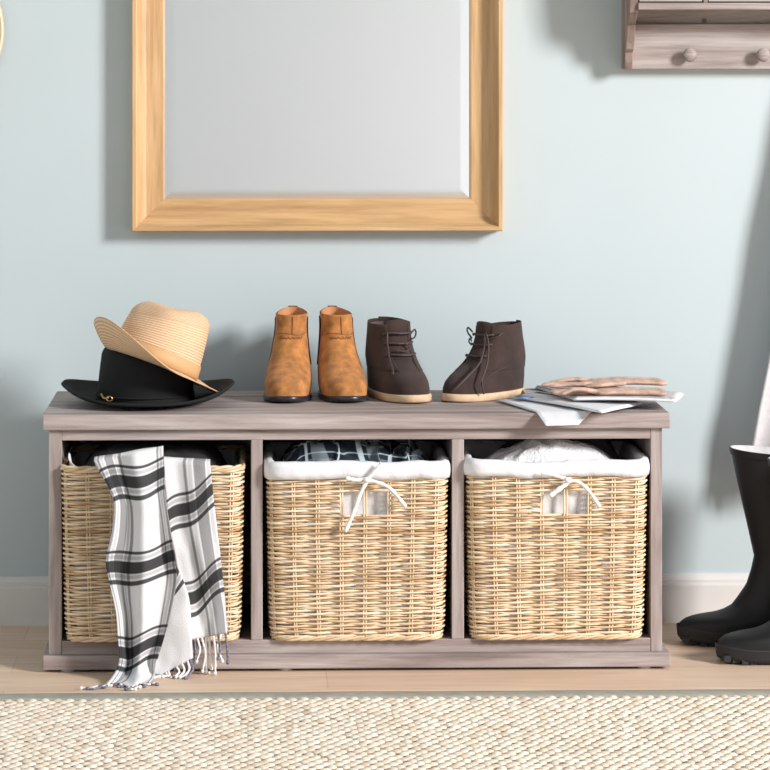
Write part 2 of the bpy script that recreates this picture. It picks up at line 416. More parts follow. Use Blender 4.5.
def build_basket_body(root, seed):
    rnd = random.Random(seed)
    g = G(); nrow = int((BH - .012) / PITCH)
    Lp = 1.14; hs = HX / Lp
    for k_ in range(nrow):
        z0 = .009 + k_ * PITCH; sgn = 1 if k_ % 2 else -1
        inhole = HZ0 < z0 < HZ1
        for sub_ in range(1):
            tint = max(.05, min(.95, .52 + rnd.gauss(0, .22)))
            ph = rnd.uniform(0, 9); dz = 0
            s0, s1 = (hs, 1 - hs) if inhole else (0, 1)
            n = NST * 6; pts = []
            for i in range(n + (1 if inhole else 0)):
                s = lerp(s0, s1, i / n)
                off = .0030 * math.cos(PI * NST * s) * sgn
                z = z0 + dz + .0011 * noise.noise(Vector((s * 26, ph, k_ * .7))) + .0005 * math.sin(PI * NST * s) * sgn + .0007 * math.sin(2 * PI * s * 3 + ph)
                # strands pinch together where they pass behind a stake
                z = z - dz * .35 * max(0, -math.cos(PI * NST * s) * sgn)
                pts.append(rp(s, z, off))
            g.tube(pts, lambda t, ph=ph: .00205 + .0003 * math.sin(t * 60 + ph), 5, closed=not inhole, a=tint)
    # upright stakes, in pairs
    for i in range(NST):
        for dx in (-.0022, .0022):
            s = (i / NST + dx / 1.14) % 1
            jig = rnd.uniform(-.0008, .0008)
            pts = [rp(s + jig / 1.14 * math.sin(z * 60), z, .0 + .0006) for z in np.linspace(.002, BH - .004, 16)]
            g.tube(pts, .0016, 5, a=.62 + rnd.uniform(-.1, .15))
    g.make('woven_body', M['wicker'], root, attr='tint')
    # rims: twisted pair of rods, top and foot
    for zc, n_, rr, amp, nm in ((BH - .006, 3, .0028, .0032, 'rim'), (.0045, 3, .0024, .0026, 'foot_rim')):
        g = G()
        for q in range(n_):
            pts = []
            for i in range(300):
                s = i / 300; a = 2 * PI * (s * 16 + q / n_)
                pts.append(rp(s, zc + amp * math.sin(a), amp * .8 * math.cos(a) + .001))
            g.tube(pts, rr, 6, closed=True, a=.35 + .12 * q)
        g.make(nm, M['wicker'], root, attr='tint')
    # woven base
    g = G()
    for i in range(26):
        yy = lerp(-BDEP / 2 + .014, BDEP / 2 - .014, i / 25)
        g.tube([(x_, yy, .0035 + .001 * math.cos(x_ * 90 + PI * (i % 2))) for x_ in np.linspace(-BW0 / 2 + .012, BW0 / 2 - .012, 24)], .0034, 5, a=.4)
    g.make('basket_base', M['wicker'], root, attr='tint')
def build_liner(root, fold, seed, drop=.024, partial=None):
    g = G(); n = 220; rows = []
    def wob(s, k_, a): return a * noise.noise(Vector((s * 34, k_, seed)))
    levels = [(.008, -.014), (.08, -.0145), (.17, -.014), (HZ0 - .01, -.0145), (BH - .05, -.014), (BH - .02, -.011), (BH, -.009)]
    for z, off in levels: rows.append([rp(i / n, z, off + wob(i / n, z * 30, .0045)) for i in range(n)])
    if fold:
        for z, off, a in ((BH + .003, -.007, .0012), (BH + .0045, -.002, .0015), (BH + .002, .004, .0015), (BH - .004, .0062, .0015), (BH - drop * .6, .0066, .0018), (BH - drop, .0058, .0018)):
            r_ = []
            for i in range(n):
                s = i / n; p = rp(s, min(z, BH), off + wob(s, z * 25 + 3, a)); p.z = z + wob(s * .5, 7, .004) + wob(s * 2, 3, .001)
                if z > BH - .001 and fold == 2:      # lifted corners
                    p.z += .006 * max(0, abs(p.x) / (BW1 / 2) - .55)
                r_.append(p)
            rows.append(r_)
    else:
        rows = rows[:-2]
        for z, off in ((BH - .012, -.011), (BH - .010, -.009)):
            r_ = []
            for i in range(n):
                s = i / n; p = rp(s, BH, off)
                p.z = z + .026 * max(0, 1 - abs(s - .83) / .06) + wob(s, 5, .002); r_.append(p)
            rows.append(r_)
    g.grid(rows, True)
    return g.make('cloth_liner', M['liner'], root, solid=.0015, solid_off=0)
def ribbon(root, path, width, name='ribbon_tie', n=26):
    pts = spline(path, n); g = G(); rows = []
    for i, p in enumerate(pts):
        t = (pts[min(i + 1, n - 1)] - pts[max(i - 1, 0)]).normalized(); sd = t.cross(Vector((0, -1, 0)))
        sd = sd.normalized() if sd.length > 1e-4 else Vector((1, 0, 0))
        w_ = width * (1 + .15 * math.sin(i * .9))
        rows.append([p - sd * w_ / 2 + Vector((0, -.0006, 0)), p + Vector((0, -.0012, 0)), p + sd * w_ / 2])
    g.grid(rows); return g.make(name, M['ribbon'], root, solid=.0009, solid_off=0)
YB = -.010 + BDEP / 2          # basket centre depth: fronts stand just proud of the dividers
def basket_x(px): return W(px, 550, -.01)[0]
b1 = thing('wicker_basket', 'left basket of the bench, bare wicker rim with the checked scarf hung over it', 'basket', (basket_x(152), YB, ZB), group='wicker baskets in the bench')
build_basket_body(b1, 1)
b2 = copy_tree(b1); b3 = copy_tree(b1)
b2.location.x = basket_x(357.5); b3.location.x = basket_x(558)
b2['label'] = 'middle wicker basket with white cloth rim, navy checked clothing spilling from it'
b3['label'] = 'right wicker basket with white cloth rim, piled with white laundry'
for b in (b2, b3):
    for ch in b.children: ch.name = ch.data.name
build_liner(b1, 0, 1.3); build_liner(b2, 1, 4.1, .024); build_liner(b3, 2, 8.7, .021)
def Lp(b, px, py, y=-.024):
    p = P(px, py, y); return p - b.location
# ties
kn = Lp(b2, 367, 480)
for path in ([(382, 463), (376, 470), (367, 480)], [(367, 480), (359, 497), (353, 514), (345, 532)], [(367, 480), (376, 482), (388, 487), (397, 496), (406, 507)], [(367, 479), (356, 480), (346, 478)]):
    ribbon(b2, [Lp(b2, a, b, -.026) for a, b in path], .0062)
for path, w_ in (([(541, 473), (553, 475), (566, 479)], .006), ([(572, 479), (562, 487), (550, 496)], .0075), ([(566, 480), (578, 482), (588, 490), (600, 507)], .006)):
    ribbon(b3, [Lp(b3, a, b, -.026) for a, b in path], w_)
for b, (a, c) in ((b2, (367, 480)), (b3, (568, 480))):
    g = G(); p = Lp(b, a, c, -.0275); g.tube([p + Vector((-.005, 0, 0)), p, p + Vector((.005, 0, 0))], lambda t: .0035 + .0012 * math.sin(PI * t), 8); g.make('ribbon_knot', M['ribbon'], b)

# ------------------------------------------------------------------ clothes in the baskets
def heap(name, mat, cx, cy, wx, wy, z0, hfun, seed, label, cat, nx=90, ny=60, fold=.02, freq=9, uv=False, thick=.002, stretch=(1, 1)):
    g = G(); rows = []; uvs = []
    for j in range(ny):
        v = j / (ny - 1) * 2 - 1; r_ = []
        for i in range(nx):
            u = i / (nx - 1) * 2 - 1
            e = (1 - abs(u) ** 6) * (1 - abs(v) ** 6)
            q = Vector((u * freq * wx * 4 * stretch[0], v * freq * wy * 4 * stretch[1], seed))
            nn = noise.noise(q) ; rd = 1 - abs(noise.noise(q * 1.7 + Vector((3, 1, 9)))) * 2
            z = z0 + (hfun(u, v) + fold * (nn * .6 + rd * .55 - .3)) * e - .03 * (1 - e)
            dx = .3 * fold * noise.noise(q * 1.3 + Vector((7, 0, 0)))
            dy = .3 * fold * noise.noise(q * 1.3 + Vector((0, 7, 0)))
            r_.append((cx + u * wx + dx, cy + v * wy + dy, z)); uvs.append((u * wx * 1.2 + nn * .02, v * wy * 1.6 + rd * .03 + z * .8))
        rows.append(r_)
    rows = [[(a, b_, min(c_, .376 + .003 * noise.noise(Vector((a * 60, b_ * 60, 0))))) for a, b_, c_ in r_] for r_ in rows]
    # underside so that the heap has body and rests in the basket
    g.grid(rows, uv=uvs)
    o = g.make(name, mat, uv=uv, solid=thick, solid_off=-1)
    return tag(o, label, cat)
IW = .128; rimz = ZB + BH
heap('folded_garment', M['dark_cloth'], b1.location.x, YB, IW, .118, rimz - .008, lambda u, v: .022 + .010 * (1 - u * u), 2.2, 'charcoal garment filling the left basket behind the scarf', 'clothing', fold=.012, freq=5)
def h2(u, v): return .020 + .012 * math.exp(-((u + .25) / .22) ** 2) + .014 * math.exp(-((u - .32) / .2) ** 2) - .006 * v * v
heap('checked_shirt', M['plaid_navy'], b2.location.x, YB, IW, .118, rimz - .004, h2, 5.5, 'crumpled navy and white checked shirt in the middle basket', 'clothing', nx=150, ny=90, fold=.042, freq=6, uv=True)
def h3(u, v): return .004 + .030 * math.exp(-((u - .02) / .55) ** 2) * (1 - .3 * (v + .2) ** 2)
heap('white_towel', M['white_cloth'], b3.location.x - .002, YB - .03, IW - .003, .085, rimz - .002, h3, 9.3, 'rumpled white towelling heaped in the right basket', 'laundry', nx=150, ny=90, fold=.011, freq=5)
heap('dark_jumper', M['grey_cloth'], b3.location.x + .02, YB + .075, .105, .04, rimz + .012, lambda u, v: .024 * (1 - .4 * u * u), 3.3, 'dark grey garment behind the white towelling in the right basket', 'clothing', fold=.012, freq=6)

# ------------------------------------------------------------------ checked scarf over the left basket
sc = G()
def panel(left, right, ydep, vband, tilt, uoff, uw, nfold, amp, seed, over=True, nr=70, nc=34, top_back=.05, vmax=9):
    """left/right: lists of (px, py) from the rim down; cloth hangs at depth ydep(t)"""
    L = spline([(a, b, 0) for a, b in left], nr); R = spline([(a, b, 0) for a, b in right], nr)
    rows = []; uvs = []
    if over:
        for q in range(6):
            f = (6 - q) / 6; r_ = []
            for j in range(nc):
                t = j / (nc - 1); p = P(lerp(L[0].x, R[0].x, t), lerp(L[0].y, R[0].y, t), ydep(0))
                p.y += top_back * f + amp * .5 * math.sin(2 * PI * (nfold * t + seed)); p.z += .004 * math.sin(PI * min(1, f * 2)) - .035 * max(0, f - .35)
                r_.append(p); uvs.append((uoff + uw * t, (lerp(L[0].y, R[0].y, t) - vband - tilt * t) / 600 + .07 - f * .06))
            rows.append(r_)
    for i in range(nr):
        s = i / (nr - 1); r_ = []
        for j in range(nc):
            t = j / (nc - 1)
            pxx, pyy = lerp(L[i].x, R[i].x, t), lerp(L[i].y, R[i].y, t)
            a_ = amp * (.5 + .6 * sm(s * 2))
            y = ydep(s) - a_ * (math.sin(2 * PI * (nfold * (t + .10 * math.sin(s * 3 + seed)) + seed)) + .9 * noise.noise(Vector((t * 4, s * 6, seed))))
            p = P(pxx, pyy, y); p.z = max(p.z, .003)
            r_.append(p); uvs.append((uoff + uw * (t + .05 * math.sin(s * 4 + seed)), (pyy - vband - tilt * t + 3 * math.sin(t * 7 + s * 3)) / 600 + .07)); uvs[-1] = (uvs[-1][0], min(vmax, uvs[-1][1]))
        rows.append(r_)
    sc.grid(rows, uv=uvs)
    return rows
YR = -.022
A_l = [(94, 461), (101, 474), (109, 489), (114, 503), (112, 532), (106, 560), (110, 584), (116, 612), (118, 640), (119, 662), (112, 677), (98, 692)]
A_r = [(163, 449), (164.5, 470), (165, 493), (170, 528), (175, 563), (176, 584), (169, 619), (162, 644), (157, 660), (155, 668), (154, 677), (148, 690)]
C_l = [(160, 460), (165, 490), (168, 520), (174, 550), (180, 585), (186, 612), (190, 640)]
C_r = [(210, 463), (213, 493), (217, 528), (221, 563), (224, 590), (226, 612), (227, 633)]
B_l = [(150, 560), (148, 590), (146, 620), (146, 645), (148, 665), (152, 680)]
B_r = [(174, 560), (184, 582), (189, 598), (191, 618), (192, 640), (193, 658)]
def yA(s): return -.036 - .022 * sm(s * 3) - (.060 * sm((s - .86) / .14))
ra = panel(A_l, A_r, yA, 488, -12, .035, .175, 1.7, .0125, .15)
rb = panel(B_l, B_r, lambda s: -.036 + 0 * s, 596, -26, .10, .06, .8, .003, .5, over=False, nr=40, nc=16, vmax=.125)
rc = panel(C_l, C_r, lambda s: YR - .003 - .003 * s, 520, -27, .002, .088, 1.15, .0055, .35, nr=50, nc=26)
scarf = sc.make('plaid_scarf', M['plaid'], uv=True, solid=.0016, solid_off=0)
tag(scarf, 'white scarf with black checks draped over the left basket, fringe reaching the floor', 'scarf')
def tassel(p0, pts, col='ribbon', r=.0019):
    g = G(); path = spline([p0] + pts, 14)
    path = [Vector((q.x, q.y, max(q.z, .0025))) for q in path]
    g.tube(path, lambda t: r * (1 + .25 * math.sin(t * 40)), 6)
    g.tube([path[-1], path[-1] + (path[-1] - path[-2]).normalized() * .005], r * 1.5, 6)
    g.make('tassel', M[col], scarf)
M['yarn_grey'] = plain('grey_twisted_yarn', (120, 116, 130), .9, var=.3, nscale=260)
rr = random.Random(3)
# right hem
for i, t in enumerate(np.linspace(.02, .98, 10)):
    p0 = rc[-1][int(t * 25)]; ln = rr.uniform(.035, .058) + (.012 if 2 < i < 7 else 0)
    dx = rr.uniform(-.006, .006)
    tassel(p0, [p0 + Vector((dx, -.001, -ln * .5)), p0 + Vector((dx * .3 + rr.uniform(-.004, .004), 0, -ln))], 'yarn_grey' if i in (0, 1, 7, 9) else 'ribbon')
# middle hem runs diagonally from low left to the right
for i, t in enumerate(np.linspace(.02, .98, 10)):
    p0 = rb[-1][int(t * 15)]; down = max(.012, min(.04, p0.z - .004)); dx = rr.uniform(-.008, .006)
    tassel(p0, [p0 + Vector((.004 + dx * .4, -.008, -down * .6)), p0 + Vector((-.006 + dx, -.012 - rr.uniform(0, .01), -down - .004))], 'yarn_grey' if i in (5, 9, 1) else 'ribbon')
# front panel end lies on the floor
for i, t in enumerate(np.linspace(.0, 1, 14)):
    p0 = ra[-1][int(t * 33)]; a = lerp(-2.6, -.9, t) + rr.uniform(-.4, .4); ln = rr.uniform(.018, .032)
    tassel(p0, [p0 + Vector((math.cos(a) * ln * .5, math.sin(a) * ln * .6, -.004)), p0 + Vector((math.cos(a) * ln, math.sin(a) * ln * .6, -.02))], 'yarn_grey' if i % 2 else 'ribbon')

# ------------------------------------------------------------------ hats
def hat_mesh(a, b, h, brim, lift, taper, dent, nA=96):
    """a,b base half-axes; brim(phi) width; lift(phi, f) height of brim; returns crown rows, brim rows with 'ring' values"""
    crown, cr = [], []
    steps = [(f, 1 - taper * f ** 1.5 * .9) for f in np.linspace(0, .70, 22)]
    for f, k_ in steps: crown.append([(a * k_ * math.cos(2 * PI * i / nA), b * k_ * math.sin(2 * PI * i / nA), h * f) for i in range(nA)]); cr += [h * f] * nA
    k0 = steps[-1][1]
    for q in np.linspace(.04, 1, 20):
        th = q * PI / 2 if q < .5 else None
        rad = k0 * (math.cos(q * PI / 2) ** .62 if q < 1 else 0.0); zz = h * (.70 + .30 * math.sin(q * PI / 2))
        row = []
        for i in range(nA):
            ph = 2 * PI * i / nA; x_, y_ = a * rad * math.cos(ph), b * rad * math.sin(ph)
            z_ = zz - dent(x_, y_) * sm((1 - rad) * 3.0)
            row.append((x_, y_, z_))
        crown.append(row); cr += [h * .70 + q * a] * nA
    br, bring = [], []
    for f in np.linspace(0, 1, 16):
        row = []
        for i in range(nA):
            ph = 2 * PI * i / nA; r_ = brim(ph) * f
            row.append((math.cos(ph) * (a + r_), math.sin(ph) * (b + r_), lift(ph, f)))
        br.append(row); bring += [f * .05] * nA
    return crown, cr, br, bring
# black felt hat
bh = W(148, 403, .17)
felt = thing('black_felt_hat', 'wide-brimmed black felt hat on the bench, lying under the straw hat', 'hat', (bh[0], .178, ZT), (0, 0, 0))
def lift_b(ph, f): return .006 + (.024 * max(0, abs(math.cos(ph)) ** 3) + .006) * f ** 2.2 + (.010 * max(0, math.sin(ph))) * f ** 2
crown, cr, br, brr = hat_mesh(.083, .080, .108, lambda ph: .064, lift_b, .16, lambda x, y: .022 * math.exp(-(x / .02) ** 2))
crown = [[(x - .004, y, z + .004) for x, y, z in r_] for r_ in crown]
br[0] = [(x - .006, y, z) for x, y, z in br[0]]
G().grid(crown, True, cr).make('crown', M['felt'], felt, attr='ring', solid=.002)
G().grid(br, True, brr).make('brim', M['felt'], felt, attr='ring', solid=.004, solid_off=0)
cord = []
for i in range(96):
    ph = 2 * PI * i / 96; cord.append((.0845 * math.cos(ph) - .006, .0815 * math.sin(ph), .016))
G().tube(cord, .0016, 6, closed=True).make('hat_cord', M['felt'], felt)
p = P(106, 398, .095) - felt.location
g = G()
g.tube(spline([(p.x - .008, p.y + .008, p.z + .006), (p.x - .003, p.y - .001, p.z - .001), (p.x + .004, p.y - .003, p.z + .001)], 8), .0022, 6)
g.tube([(p.x + .006 + .005 * math.cos(a), p.y - .004, p.z - .001 + .004 * math.sin(a)) for a in np.linspace(0, 2 * PI, 12, endpoint=False)], .0013, 6, closed=True)
g.make('brass_buckle', M['brass'], felt)
# straw hat, tilted on top of it
hp = P(152.5, 366, .16)
straw = thing('straw_trilby', 'tan straw hat with ribbon band perched crooked on the black hat', 'hat', hp, (math.radians(-9), math.radians(21), math.radians(0)))
def brim_s(ph):
    return .036 + .006 * max(0, -math.cos(ph)) + .013 * max(0, math.cos(ph)) ** 3
def lift_s(ph, f):
    left = max(0, -math.cos(ph - .42)); right = max(0, math.cos(ph)); back = max(0, math.sin(ph))
    return .044 * left ** 1.7 * f ** 1.6 + .030 * back ** 2 * f ** 1.4 - .004 * f * (1 - left) + .012 * right ** 6 * f ** 2 * 0
def dent_s(x, y): return .010 * math.exp(-((x + .002) / .030) ** 2 - ((y + .02) / .05) ** 2)
crown, cr, br, brr = hat_mesh(.078, .082, .112, brim_s, lift_s, .22, dent_s)
# front pinches
def pinch(p):
    x, y, z = p; f = sm((z - .05) / .05)
    for cx_ in (-.045, .045):
        q = math.exp(-(((x - cx_) / .026) ** 2 + ((y + .055) / .035) ** 2)) * f; y += .012 * q
    return (x, y, z + .13 * x * sm(z / .09))
crown = [[pinch(p) for p in r_] for r_ in crown]
G().grid(crown, True, cr).make('crown', M['straw'], straw, attr='ring', solid=.0015)
G().grid(br, True, brr).make('brim', M['straw'], straw, attr='ring', solid=.002, solid_off=0)
rows = []
for z_, o_ in ((.003, .0006), (.0035, .0022), (.015, .0022), (.027, .0022), (.0275, .0006)):
    k_ = 1 - .22 * (z_ / .112) ** 1.5 * .9
    rows.append([((.078 * k_ + o_) * math.cos(2 * PI * i / 96), (.082 * k_ + o_) * math.sin(2 * PI * i / 96), z_) for i in range(96)])
G().grid(rows, True).make('hat_band', M['hat_band'], straw)

# straw hat hanging on the wall at the left edge
hx, hz = W(4.2 - 84, 30, .44)
wh = thing('hanging_straw_hat', 'pale straw hat hung flat on the wall at the left edge', 'hat', (hx, WALL - .001, hz), (PI / 2, 0, 0))
rows, rg = [], []
for f in np.linspace(0, 1, 20):
    rows.append([(lerp(.085, .149, f) * math.cos(2 * PI * i / 80), lerp(.085, .149, f) * math.sin(2 * PI * i / 80), .004 + .004 * f ** 2) for i in range(80)]); rg += [f * .065] * 80
G().grid(rows, True, rg).make('brim', M['straw_pale'], wh, attr='ring', solid=.003, solid_off=0)
rows, rg = [], []
for f in np.linspace(0, 1, 14):
    k_ = math.cos(f * PI / 2) ** .4 if f < 1 else 0.0
    rows.append([(.086 * k_ * math.cos(2 * PI * i / 80), .086 * k_ * math.sin(2 * PI * i / 80), .004 + .085 * math.sin(f * PI / 2)) for i in range(80)]); rg += [f * .12] * 80
G().grid(rows, True, rg).make('crown', M['straw_pale'], wh, attr='ring', solid=.002, solid_off=0)

# ------------------------------------------------------------------ shoes
class Shoe:
    """horizontal slices: (z, front, back, half_width); toe towards -y"""
    def __init__(s, tab, e=.85, mid=-.02, lean=0.0): s.tab = tab; s.e = e; s.mid = mid; s.lean = lean
    def par(s, z):
        zs = [t[0] for t in s.tab]; return [float(np.interp(z, zs, [t[i] for t in s.tab])) for i in (1, 2, 3)]
    def pt(s, th, z, off=0.0, dz=0.0):
        f, b, w_ = s.par(z); mid = min(b - .01, max(f + .01, lerp(f, b, .42)))
        f -= off; b += off; w_ += off
        c, sn = math.cos(th), math.sin(th)
        e = s.e
        x = w_ * math.copysign(abs(sn) ** e, sn)
        y = mid - (mid - f) * abs(c) ** e if c > 0 else mid + (b - mid) * abs(c) ** e
        if c < 0: x *= 1 - .16 * abs(c) * max(0, 1 - z / .08)
        return Vector((x + s.lean * z, y, z + dz))
    def shell(s, zs, n=64, off=0.0, top_add=None):
        rows = []
        for z in zs: rows.append([s.pt(2 * PI * i / n, z, off, top_add(2 * PI * i / n, z) if top_add else 0) for i in range(n)])
        return rows
    def patch(s, t0, t1, z0, z1, off, nt=14, nz=14, top_add=None, edge=None, feather=False):
        rows = []
        for i in range(nz):
            q = i / (nz - 1); z = lerp(z0, z1, q); a, b = (t0, t1) if edge is None else edge(q); off_ = off * sm(q * 4) if feather else off
            rows.append([s.pt(lerp(a, b, j / (nt - 1)), z, off_, top_add(lerp(a, b, j / (nt - 1)), z) if top_add else 0) for j in range(nt)])
        return rows
def cap(g, idx, n): g.f.append(tuple(idx + i for i in range(n)))
def sole_mesh(sh, z0, z1, off, n=64, rocker=0.0, midcut=None):
    g = G(); rows = []
    for q, o_ in ((0, off - .003), (.15, off), (.85, off), (1, off - .002)):
        z = lerp(z0, z1, q); rows.append([])
        for i in range(n):
            p = sh.pt(2 * PI * i / n, .012, o_); p.z = z; f = sh.par(.012)[0]
            t = max(0, min(1, (f * .45 - p.y) / (abs(f) * .55))); p.z += rocker * t * t
            rows[-1].append(p)
    g.grid(rows, True); cap(g, 0, n); cap(g, 3 * n, n)
    return g

# --- tan ankle boots
ANK = [(.0, -.118, .10, .037), (.012, -.120, .101, .0395), (.024, -.119, .102, .0408), (.036, -.110, .103, .0405), (.046, -.094, .104, .0395), (.056, -.074, .104, .038),
       (.068, -.052, .104, .0358), (.082, -.034, .103, .033), (.098, -.020, .102, .031), (.115, -.010, .100, .0288), (.135, -.006, .098, .0275), (.158, -.010, .099, .0278)]
def ankle_boot(label, px, rz, lean, ytoe=.155):
    s = Shoe(ANK, .86, lean=lean)
    x = W(px, 403, ytoe)[0]
    r = thing('ankle_boot', label, 'boot', (x, ytoe + .118, ZT), (0, 0, rz), 'tan ankle boots'); r.scale = (1, .97, .90)
    add = lambda th, z: .004 * sm((z - .13) / .028) * max(0, -math.cos(th)) + (.004 * sm((z - .13) / .028) * max(0, -math.cos(th)) ** 6)
    zs = list(np.linspace(.008, .158, 44)); rows = s.shell(zs, top_add=add)
    rows.append(s.shell([.158], off=-.0012, top_add=lambda t, z: add(t, z) + .0012)[0])
    g = G(); g.grid(rows, True); cap(g, 0, 64); up = g.make('suede_upper', M['tan'], r)
    rows = s.shell([.158, .152, .14, .125, .11], off=-.0030, top_add=lambda t, z: add(t, .158) * (1 if z > .14 else 0) + .001)
    g = G(); g.grid(rows, True); cap(g, 4 * 64, 64); g.make('lining', M['tan_lining'], r)
    sole_mesh(s, .0005, .011, .0022, rocker=.004).make('sole', M['sole_black'], r)
    for sg in (1, -1):
        c = sg * PI * .60
        G().grid(s.patch(c - .42, c + .42, .060, .150, .0010, edge=lambda q: (c - .14 - .28 * q, c + .14 + .28 * q), top_add=add)).make('elastic_gore', M['gore'], r, solid=.0012, solid_off=0)
    # vertical seam and the scalloped stitching across the front
    g = G()
    g.tube([s.pt(.10, z, .0006) for z in np.linspace(.122, .156, 10)], .0009, 5)
    for i in range(7):
        t0 = -.62 + i * .19
        g.tube([s.pt(t0 + .19 * q, .117 - .004 * math.sin(PI * q), .0008) for q in np.linspace(0, 1, 7)], .0008, 5)
    g.tube([s.pt(lerp(-1.2, 1.2, q), .122 - .002 * math.cos(q * 9), .0005) for q in np.linspace(0, 1, 24)], .0006, 5)
    g.make('stitching', M['tan_dark'], r)
    g = G(); rows = []
    for q in np.linspace(0, 1, 14):
        zz = lerp(.125, .168, math.sin(q * PI)); yy = lerp(.095, .104, q)
        rows.append([(s.lean * .15 - .008, yy, zz), (s.lean * .15 + .008, yy, zz)])
    g.grid(rows).make('pull_tab', M['gore'], r, solid=.0015, solid_off=0)
    return r
ankle_boot('left tan suede ankle boot, next to the hats', 289, math.radians(-3), .03)
ankle_boot('right tan suede ankle boot, beside the dark lace-up boot', 343.5, math.radians(5), -.035)

# --- chocolate desert boots
DES = [(.0, -.120, .108, .043), (.014, -.121, .110, .0445), (.024, -.121, .111, .045), (.036, -.114, .112, .0445), (.047, -.098, .112, .043), (.058, -.074, .112, .041),
       (.068, -.053, .111, .0395), (.080, -.036, .109, .038), (.096, -.022, .105, .0365), (.113, -.014, .100, .0355), (.136, -.010, .095, .0345)]
def tube_on(s, pts, r, g, n=20):
    g.tube(spline([s.pt(t, z, o_) for t, z, o_ in pts], n), r, 6)
def desert_boot(label, loc, rz, kind):
    s = Shoe(DES, .88)
    r = thing('desert_boot', label, 'boot', loc, (0, 0, rz), 'dark brown lace-up boots'); r.scale = (.90, .93, .95) if kind == 'l' else (.82, .82, .93)
    add = lambda th, z: .004 * sm((z - .11) / .026) * max(0, -math.cos(th))
    rows = s.shell(list(np.linspace(.010, .128, 40)), top_add=add); rows.append(s.shell([.129], off=-.001, top_add=add)[0])
    g = G(); g.grid(rows, True); cap(g, 0, 64); g.make('suede_upper', M['choc'], r)
    rows = s.shell([.129, .122, .11, .10], off=-.003, top_add=lambda t, z: add(t, .129))
    g = G(); g.grid(rows, True); cap(g, 3 * 64, 64); g.make('lining', M['choc_lining'], r)
    sole_mesh(s, .0005, .0145, .0042, rocker=.002).make('crepe_sole', M['crepe'], r)
    # tongue
    ta = lambda th, z: .010 * sm((z - .11) / .024) * max(0, math.cos(th)) ** 2
    g = G().grid(s.patch(-.75, .75, .074, .134, .0008, top_add=ta)); g.make('tongue', M['choc'], r, solid=.0016, solid_off=0)
    # eyelet flaps
    for sg in (1, -1):
        e = lambda q, sg=sg: ((.42 + .14 * q) * sg, PI * sg)
        g = G().grid(s.patch(0, 0, .054, .134 + (.003 if sg > 0 else 0), .0020, nt=44, nz=16, edge=e, top_add=add, feather=True)); g.make('eyelet_flap', M['choc'], r, solid=.0018, solid_off=0)
    # laces
    g = G()
    for z in (.080, .100, .118):
        tube_on(s, [(-.72, z - .001, .006), (-.4, z + .002, .009), (0, z + .001, .010), (.4, z + .001, .009), (.72, z + .002, .006)], .0023, g)
    if kind == 'l':
        tube_on(s, [(-.5, .122, .009), (-.52, .10, .012), (-.55, .075, .014), (-.62, .058, .011), (-.72, .050, .009)], .0021, g)
        tube_on(s, [(.62, .118, .008), (.82, .124, .012), (.95, .118, .013), (.8, .110, .011), (.6, .108, .009)], .0017, g)
        tube_on(s, [(.1, .102, .011), (.3, .094, .013), (.05, .088, .013), (-.25, .090, .012)], .0017, g)
    else:
        tube_on(s, [(.35, .124, .012), (.55, .105, .018), (.8, .070, .024), (1.05, .040, .020), (1.2, .016, .016)], .0021, g)
        tube_on(s, [(.30, .122, .012), (.42, .098, .016), (.55, .070, .020), (.58, .050, .018), (.45, .030, .014), (.30, .020, .012)], .0021, g)
        tube_on(s, [(-.5, .112, .010), (-.85, .120, .018), (-1.0, .126, .022), (-.8, .130, .018), (-.4, .124, .012)], .0018, g)
        tube_on(s, [(-.7, .100, .008), (-.95, .104, .014), (-.85, .110, .012), (-.6, .106, .008)], .0017, g)
        tube_on(s, [(.5, .112, .010), (.9, .118, .016), (1.1, .124, .012)], .0016, g)
    g.make('lace', M['lace'], r)
    # heel counter seam
    g = G(); tube_on(s, [(1.15, .02, .0008), (1.3, .045, .0008), (1.6, .058, .0008), (1.9, .062, .0008)], .0008, g); g.make('seam', M['lace'], r)
    return r
p = W(400, 400, .2)
desert_boot('dark brown suede lace-up boot beside the tan boots, toe to the right', (W(396, 400, .25)[0], .258, ZT), math.radians(17), 'l')
desert_boot('dark brown suede lace-up boot beside the newspapers, toe to the left', (W(487, 398, .22)[0], .243, ZT), math.radians(-46), 'r')

